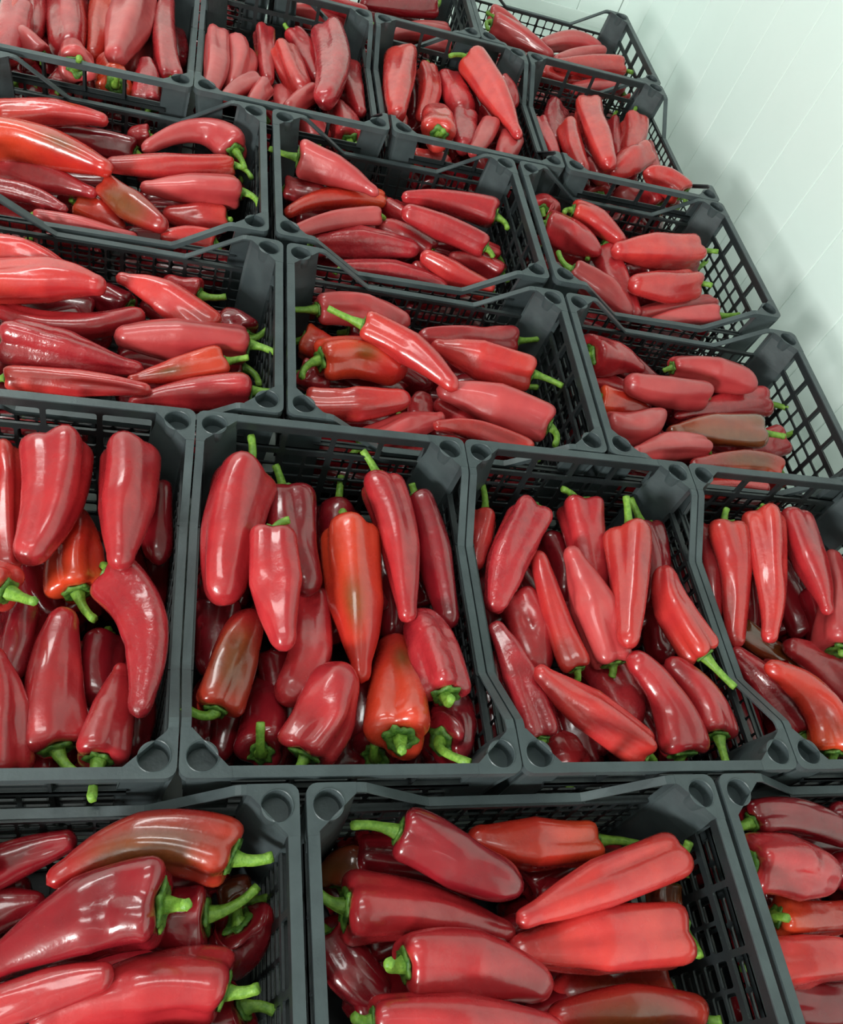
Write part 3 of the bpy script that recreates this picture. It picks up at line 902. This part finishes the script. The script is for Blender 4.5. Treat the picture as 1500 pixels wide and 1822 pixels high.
('F3',969,1904,-87,928,1893,-82,888,1882,-76,22.6,22.3,17.7,'b',0,None),
('F3',1024,1926,-106,1003,1924,-103,981,1927,-100,23.0,22.9,18.3,'b',0,None),
('F3',1140,1909,-79,1058,1884,-82,976,1839,-84,26.1,25.6,17.7,'p',0,None),
('F3',1157,1906,-93,1156,1907,-98,1147,1916,-104,17.0,17.0,14.0,'b',0,None),
('F2',613,2051,-55,514,2004,-55,408,1966,-55,28.0,27.3,16.8,'d',0,(627, 2080, -48)),
('F2',647,1975,-79,571,1940,-73,470,1849,-66,24.9,24.4,16.5,'p',0,None),
('F2',569,1947,-114,536,1938,-106,491,1883,-98,21.8,21.6,16.9,'p',0,None),
('F2',651,1925,-97,619,1914,-92,569,1880,-87,18.9,18.8,14.2,'p',0,None),
('F2',420,1915,-63,349,1922,-57,264,1916,-51,20.9,19.3,13.5,'r',0,None),
('F2',506,2070,-59,576,2103,-43,638,2131,-27,29.2,29.7,22.6,'r',0,None),
('F2',393,1951,-95,313,1927,-87,235,1897,-79,24.1,22.2,14.9,'p',0,None),
('F2',306,1928,-125,283,1933,-116,247,1919,-107,21.1,21.0,16.6,'p',0,None),
('F2',609,2136,-60,511,2119,-61,420,2126,-62,38.6,37.3,22.0,'r',0,None),
('F1',-12,1988,-84,51,2037,-76,131,2097,-68,26.9,27.4,21.1,'r',0,None),
('F1',-57,2089,-73,-7,2119,-61,72,2164,-49,27.4,27.7,21.2,'r',0,None),
('F1',-64,2157,-42,-13,2156,-34,67,2164,-25,27.6,28.1,21.6,'b',0,None),
('F1',-215,1993,-63,-157,2040,-55,-98,2091,-47,26.0,26.5,20.2,'r',0,None),
('F1',-215,2117,-50,-167,2145,-38,-118,2166,-25,26.8,27.1,20.5,'p',0,None),
]


def grid_mesh(name, V, closed_u=True, cap0=True, cap1=True, attr=None):
    """V: (rings, segs, 3) numpy array -> smooth mesh"""
    nr, ns, _ = V.shape
    idx = np.arange(nr * ns).reshape(nr, ns)
    a = idx[:-1, :]
    b = np.roll(idx, -1, axis=1)[:-1, :]
    c = np.roll(idx, -1, axis=1)[1:, :]
    d = idx[1:, :]
    quads = np.stack([a, b, c, d], -1).reshape(-1, 4)
    loops = quads.reshape(-1)
    nq = len(quads)
    me = bpy.data.meshes.new(name)
    extra = []
    if cap0:
        extra.append(idx[0, ::-1])
    if cap1:
        extra.append(idx[-1, :])
    al = np.concatenate([loops] + extra) if extra else loops
    starts = list(range(0, nq * 4, 4))
    tot = nq * 4
    for e in extra:
        starts.append(tot)
        tot += len(e)
    me.vertices.add(nr * ns)
    me.vertices.foreach_set('co', V.reshape(-1))
    me.loops.add(len(al))
    me.loops.foreach_set('vertex_index', al.astype(np.int32))
    me.polygons.add(len(starts))
    me.polygons.foreach_set('loop_start', np.array(starts, np.int32))
    me.polygons.foreach_set('use_smooth', np.ones(len(starts), bool))
    if attr is not None:
        ca = me.color_attributes.new('ripeness', 'FLOAT_COLOR', 'POINT')
        ca.data.foreach_set('color', attr.reshape(-1).astype(np.float32))
    me.update(calc_edges=True)
    me.validate()
    return me


def frames(P):
    T = np.gradient(P, axis=0)
    T /= np.linalg.norm(T, axis=1)[:, None] + 1e-12
    up = np.array([-.28, -.55, .77])
    X = np.cross(T, up)
    nx = np.linalg.norm(X, axis=1)[:, None]
    X = np.where(nx > .05, X / (nx + 1e-12), np.array([1., 0, 0]))
    Y = np.cross(X, T)
    Y /= np.linalg.norm(Y, axis=1)[:, None]
    return T, X, Y


def curve_pts(h, m, t, s):
    c = 2 * m - .5 * (h + t)
    s = s[:, None]
    return (1 - s) ** 2 * h + 2 * s * (1 - s) * c + s * s * t


def smooth01(x):
    x = np.clip(x, 0, 1)
    return x * x * (3 - 2 * x)


def make_body(h, m, t, r, skin, seed, NR=34, NS=28):
    rnd = np.random.RandomState(seed)
    L = np.linalg.norm(m - h) + np.linalg.norm(t - m)
    s = np.concatenate([np.array([.03, .012, .002, 0.0, .004, .015, .035, .065]), np.linspace(.1, .86, NR - 18), 1 - .14 * np.cos(np.linspace(0.12, 1, 10) * math.pi / 2) ** 1.0])
    s = np.clip(s, 0, 1)
    nr = len(s)
    P = curve_pts(h, m, t, s)
    Pd = curve_pts(h, m, t, np.linspace(0, 1, nr))
    # frame by parameter
    Tt = np.gradient(curve_pts(h, m, t, np.linspace(0, 1, 60)), axis=0)
    Tt /= np.linalg.norm(Tt, axis=1)[:, None]
    T = np.stack([np.interp(s, np.linspace(0, 1, 60), Tt[:, k]) for k in range(3)], 1)
    T /= np.linalg.norm(T, axis=1)[:, None]
    up = np.array([-.28, -.55, .77])
    X = np.cross(T, up)
    X /= np.linalg.norm(X, axis=1)[:, None] + 1e-9
    Y = np.cross(X, T)
    # radius envelope (through shoulder, middle and tip widths)
    rh, rm, rt = r
    base = np.interp(s, [0, .12, .5, .88, 1], [rh, rh, rm, rt, rt * .8])
    q = np.interp(s, [0, .06, .3, .5, .72, .88, 1], [rh, rh, rh * .5 + rm * .5, rm, rm * .58 + rt * .42, rt, rt * .85])
    base = .5 * base + .5 * q
    k_in = np.array([.10, .26, .42, .60, .76, .88, .96, 1.0])
    env = np.ones(nr)
    env[:8] = k_in
    te = 1 - 0.14 * min(1.6, rt / max(.14 * L, 1e-4) if rt < .14 * L else 1.6)
    tail = np.clip((s - te) / (1 - te + 1e-6), 0, 1)
    env *= np.sqrt(np.clip(1 - tail ** 2.2, 0.0, 1))
    env[-1] = min(env[-1], .04)
    rad = base * env
    # recess the crown
    off = np.zeros(nr)
    off[:4] = np.array([.30, .22, .10, .02]) * rh * .4
    P = P + T * off[:, None]
    th = np.linspace(0, 2 * math.pi, NS, endpoint=False)
    n = 3 if rnd.rand() < .6 else 4
    ph = rnd.rand() * 6.28
    tw = rnd.uniform(-.6, .6)
    SS, TH = np.meshgrid(s, th, indexing='ij')
    amp = .10 * (1 - SS) ** 1.1 + .03
    if skin in 'w':
        amp += .03
    a = n * TH + ph + tw * SS
    lob = amp * (np.cos(a) - .35 * np.abs(np.sin(a / 2 + .3)) * 0)
    crease = -amp * .55 * np.exp(-((np.cos(a / 1.0) + 1) / .16) ** 1)
    nz = np.zeros_like(SS)
    for k in range(7):
        f1, f2 = rnd.randint(1, 8), rnd.uniform(2, 9)
        nz += rnd.uniform(.006, .018) * np.sin(f1 * TH + f2 * SS + rnd.rand() * 6.28)
    # dents and swellings, mostly on the upper face
    for k in range(rnd.randint(2, 5)):
        s0, t0 = rnd.uniform(.2, .85), math.pi / 2 + rnd.uniform(-1.3, 1.3)
        ws, wt_ = rnd.uniform(.06, .22), rnd.uniform(.14, .4)
        dt = (TH - t0 + math.pi) % (2 * math.pi) - math.pi
        g = np.exp(-((SS - s0) / ws) ** 2 - (dt / wt_) ** 2)
        nz += (-rnd.uniform(.06, .17) if rnd.rand() < .75 else rnd.uniform(.02, .06)) * g
    if skin == 'w':
        for k in range(7):
            s0, t0 = rnd.uniform(.1, .9), math.pi / 2 + rnd.uniform(-1.5, 1.5)
            dt = (TH - t0 + math.pi) % (2 * math.pi) - math.pi
            nz -= .05 * np.exp(-((SS - s0) / .035) ** 2 - (dt / .5) ** 2)
    dent_w = smooth01((1 - SS) / .08)
    rr = rad[:, None] * (1 + lob + crease + nz * dent_w)
    # shoulders bulge forward between the crown creases
    fwd = np.zeros((nr, NS))
    fwd[:8] = (-rh * .12 * (np.cos(a[:8]) * .5 + .5)) * np.array([.2, .4, .7, 1, 1, .8, .5, .2])[:, None]
    # side wobble of the axis
    wob = rnd.uniform(-.07, .07) * rh * np.sin(s * rnd.uniform(5, 8) + rnd.rand() * 6)
    V = (P[:, None, :] + X[:, None, :] * (np.cos(TH) * rr + wob[:, None])[..., None]
         + Y[:, None, :] * (np.sin(TH) * rr)[..., None] + T[:, None, :] * fwd[..., None])
    # ripeness
    R_, G_ = np.zeros_like(SS), np.zeros_like(SS)
    dt = (TH - math.pi / 2 + math.pi) % (2 * math.pi) - math.pi
    if skin == 'og':
        s0, t0 = rnd.uniform(.42, .62), rnd.uniform(-.4, .4)
        R_ = .88 * np.exp(-((SS - s0) / .17) ** 2 - ((dt - t0) / .45) ** 2)
        G_ = .42 * smooth01((.75 - SS) / .6)
    elif skin == 'rg':
        s0, t0 = rnd.uniform(.35, .6), rnd.uniform(-.5, .7)
        R_ = .80 * np.exp(-((SS - s0) / .33) ** 4 - ((dt - t0) / 1.1) ** 2)
        G_ = .3 * smooth01((.25 - SS) / .25)
    elif skin == 'g':
        R_ = (.80 - .35 * SS) * (.75 + .25 * np.sin(3 * TH + 4 * SS)) * smooth01((np.sin(TH) + .9) / 1.1)
    elif skin == 'o':
        G_ = .55 * smooth01((.5 - SS) / .5) + .12
    elif skin in 'b':
        G_ = .16 * smooth01((.4 - SS) / .4)
    col = np.stack([R_, G_, np.zeros_like(R_), np.ones_like(R_)], -1)
    return grid_mesh('body', V, attr=col), P[3], T[0], X[0], Y[0]


def make_calyx(c, T, X, Y, rh, seed):
    rnd = np.random.RandomState(seed + 7)
    n = 30
    k = rnd.randint(5, 7)
    ph = rnd.rand() * 6.28
    th = np.linspace(0, 2 * math.pi, n, endpoint=False)
    star = np.ones(n) * .86
    for j in range(k):
        a0 = ph + 6.283 * j / k + rnd.uniform(-.25, .25)
        dd_ = np.abs((th - a0 + math.pi) % (2 * math.pi) - math.pi)
        star = np.maximum(star, .86 + rnd.uniform(.15, .5) * np.clip(1 - dd_ / rnd.uniform(.32, .6), 0, 1))
    star += rnd.uniform(-.05, .05, n)
    R0 = rh * .52
    V = []
    for fr_, d in ((.05, .13), (.28, .11), (.52, -.015), (.78, -.055), (1.0, -.015), (1.03, .05), (.8, .12), (.3, .3)):
        rr = R0 * fr_ * (star if fr_ > .4 else 1)
        dd = d * rh
        ring = c[None] + X[None] * (np.cos(th) * rr)[:, None] + Y[None] * (np.sin(th) * rr)[:, None] + T[None] * (dd - rh * .115)
        if fr_ > .9:
            ring = ring + T[None] * (rnd.uniform(-.03, .03, n) * rh)[:, None]
        V.append(ring)
    return grid_mesh('calyx', np.array(V))


def make_stem(c, T, Y, rh, end, seed):
    rnd = np.random.RandomState(seed + 3)
    a = c - T * (-.01 * rh)
    if end is None:
        side = np.array([rnd.uniform(-1, 1), rnd.uniform(-1, 1), rnd.uniform(-.2, .6)])
        end = a - T * rnd.uniform(.008, .014) + side * .004 + np.array([0, 0, -.006])
    dv = end - a
    ln = np.linalg.norm(dv)
    ln2 = min(max(ln, .010) * 1.12 + .005, .065)
    end = a + dv / (ln + 1e-9) * ln2
    mid = a - T * ln2 * .5 + (end - a) * .06 + Y * .001
    sc = min(1.0, rh / .030)
    s = np.linspace(0, 1, 12)[:, None]
    P = (1 - s) ** 2 * a + 2 * s * (1 - s) * mid + s * s * end
    rad = np.interp(s[:, 0], [0, .12, .35, .8, .96, 1], [.0105, .0085, .0058, .0050, .0058, .0050]) * (.6 + .4 * sc)
    _, X, Yy = frames(P)
    th = np.linspace(0, 2 * math.pi, 12, endpoint=False)
    rib = 1 + .10 * np.cos(5 * th + rnd.rand() * 6)
    V = P[:, None] + X[:, None] * (np.cos(th) * rib)[None, :, None] * rad[:, None, None] + Yy[:, None] * (np.sin(th) * rib)[None, :, None] * rad[:, None, None]
    return grid_mesh('stem', V)


LOOK = {'r': 'red', 'b': 'bright red', 'd': 'deep red', 'p': 'haze-paled red', 'w': 'wrinkled red',
        'o': 'orange-red', 'og': 'orange blotched', 'rg': 'brown-patched red', 'g': 'brown-green'}
ORD = ['first', 'second', 'third', 'fourth', 'fifth', 'sixth', 'seventh', 'eighth', 'ninth', 'tenth']
camR = np.array(cam_o.matrix_world.to_3x3())
camC = np.array(cam_o.matrix_world.translation)


def seen_at(p):
    c = (p - camC) @ camR
    return 750 + 1522 * c[0] / -c[2], 911 - 1522 * c[1] / -c[2]


def label_all():
    out = {}
    by = {}
    for i, e in enumerate(PEPPERS):
        by.setdefault(e[0], []).append(i)
    for cr, ids in by.items():
        pos = {i: seen_at(np.array(PEPPERS[i][4:7]) / 1000) for i in ids}
        ids.sort(key=lambda i: pos[i][1])
        n = len(ids)
        nb = 3 if n > 8 else 2
        names = ['at the back', 'in the middle', 'at the front'] if nb == 3 else ['at the back', 'at the front']
        for b in range(nb):
            band = ids[round(b * n / nb):round((b + 1) * n / nb)]
            band.sort(key=lambda i: pos[i][0])
            for k, i in enumerate(band):
                e = PEPPERS[i]
                L = np.linalg.norm(np.array(e[1:4]) - np.array(e[4:7])) + np.linalg.norm(np.array(e[7:10]) - np.array(e[4:7]))
                look = LOOK[e[13]]
                if e[14]:
                    look = 'half-hidden ' + look
                elif L > 165:
                    look = 'long ' + look
                elif L < 90:
                    look = 'short ' + look
                where = ('leftmost' if k == 0 else 'rightmost' if k == len(band) - 1 else ORD[k] + ' from left')
                out[i] = f"{look} pepper, {where} {names[b]} of {CRATENAME[cr]}"
    return out


LABELS = label_all()
for i, e in enumerate(PEPPERS):
    h, m, t = (np.array(e[k:k + 3], float) / 1000 for k in (1, 4, 7))
    r = [v / 1000 for v in e[10:13]]
    skin = e[13]
    far = e[0][0] in 'DEF'
    me, c, T, X, Y = make_body(h, m, t, r, skin, 100 + i, NR=30 if far else 38, NS=24 if far else 32)
    me.transform(Matrix.Translation(-Vector(m)))
    root = bpy.data.objects.new('red_pepper', None)
    COL.objects.link(root)
    root.location = m
    root.empty_display_size = .02
    root['label'] = LABELS[i]
    root['category'] = 'pepper'
    root['group'] = 'peppers in ' + CRATENAME[e[0]]
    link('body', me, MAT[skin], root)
    ca = make_calyx(c, T, X, Y, r[0], i)
    ca.transform(Matrix.Translation(-Vector(m)))
    link('calyx', ca, M_CALYX, root)
    st = make_stem(c, T, Y, r[0], None if e[15] is None else np.array(e[15]) / 1000, i)
    st.transform(Matrix.Translation(-Vector(m)))
    link('stem', st, M_STEM, root)

# buried peppers of the lower layers, glimpsed only as dark reds between the upper ones
rnd = random.Random(5)
VV, LOOPS = [], []
proto = []
for k in range(4):
    me, *_ = make_body(np.array([-.075, 0, 0.]), np.array([0, .01, 0.]), np.array([.08, 0, 0.]), [.030, .028, .016], 'd', 900 + k, NR=26, NS=14)
    co = np.empty(len(me.vertices) * 3)
    me.vertices.foreach_get('co', co)
    proto.append((co.reshape(-1, 3), [tuple(p.vertices) for p in me.polygons]))
    bpy.data.meshes.remove(me)
allv, allf, base_i = [], [], 0
for nm_, (x_, y_, a_) in CRATES.items():
    for layer, z in ((0, -.205), (1, -.178), (2, -.152)):
        for iu in range(2):
            for iv in range(5):
                u = (-.105 if iu == 0 else .105) + rnd.uniform(-.02, .02)
                v = -.132 + iv * .066 + rnd.uniform(-.008, .008)
                aa = rnd.uniform(-.35, .35) + (math.pi if rnd.random() < .5 else 0)
                Vp, Fp = proto[rnd.randrange(4)]
                ca_, sa_ = math.cos(aa), math.sin(aa)
                W = np.stack([Vp[:, 0] * ca_ - Vp[:, 1] * sa_ + u, Vp[:, 0] * sa_ + Vp[:, 1] * ca_ + v, Vp[:, 2] + z + rnd.uniform(-.004, .004)], 1)
                W[:, 2] = np.maximum(W[:, 2], -CH + .004)
                ca_, sa_ = math.cos(a_), math.sin(a_)
                W = np.stack([W[:, 0] * ca_ - W[:, 1] * sa_ + x_, W[:, 0] * sa_ + W[:, 1] * ca_ + y_, W[:, 2]], 1)
                allv.append(W)
                allf += [tuple(q + base_i for q in f_) for f_ in Fp]
                base_i += len(W)
me = bpy.data.meshes.new('buried_peppers')
me.from_pydata(np.concatenate(allv).tolist(), [], allf)
for p_ in me.polygons:
    p_.use_smooth = True
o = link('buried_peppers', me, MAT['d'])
o['kind'] = 'stuff'
o['label'] = 'dark red peppers buried in the lower layers, glimpsed between the upper ones'
o['category'] = 'pepper'


# ------------------------------------------------------------------ ceiling lights (real fixtures behind and above the photographer)
def tube_fixture(loc, rz, label):
    root = bpy.data.objects.new('ceiling_light', None)
    COL.objects.link(root)
    root.location = loc
    root.rotation_euler = (0, 0, rz)
    root['label'] = label
    root['category'] = 'lamp'
    box_obj('housing', (-.65, .65, -.07, .07, 0, .05), M_CEIL, None, root)
    for s in (-1, 1):
        bm = bmesh.new()
        bmesh.ops.create_cone(bm, cap_ends=True, segments=12, radius1=.013, radius2=.013, depth=1.2, matrix=Matrix.Translation((0, s * .035, -.016)) @ Matrix.Rotation(math.pi / 2, 4, 'Y'))
        link('tube', to_mesh(bm, 'tube', True), M_TUBE, root)


tube_fixture((0.0, -1.0, ZC - .055), 0.3, 'white twin tube light on the ceiling above the nearest crates')
tube_fixture((-2.6, -2.2, ZC - .055), 0.8, 'white twin tube light on the ceiling near the left corner')
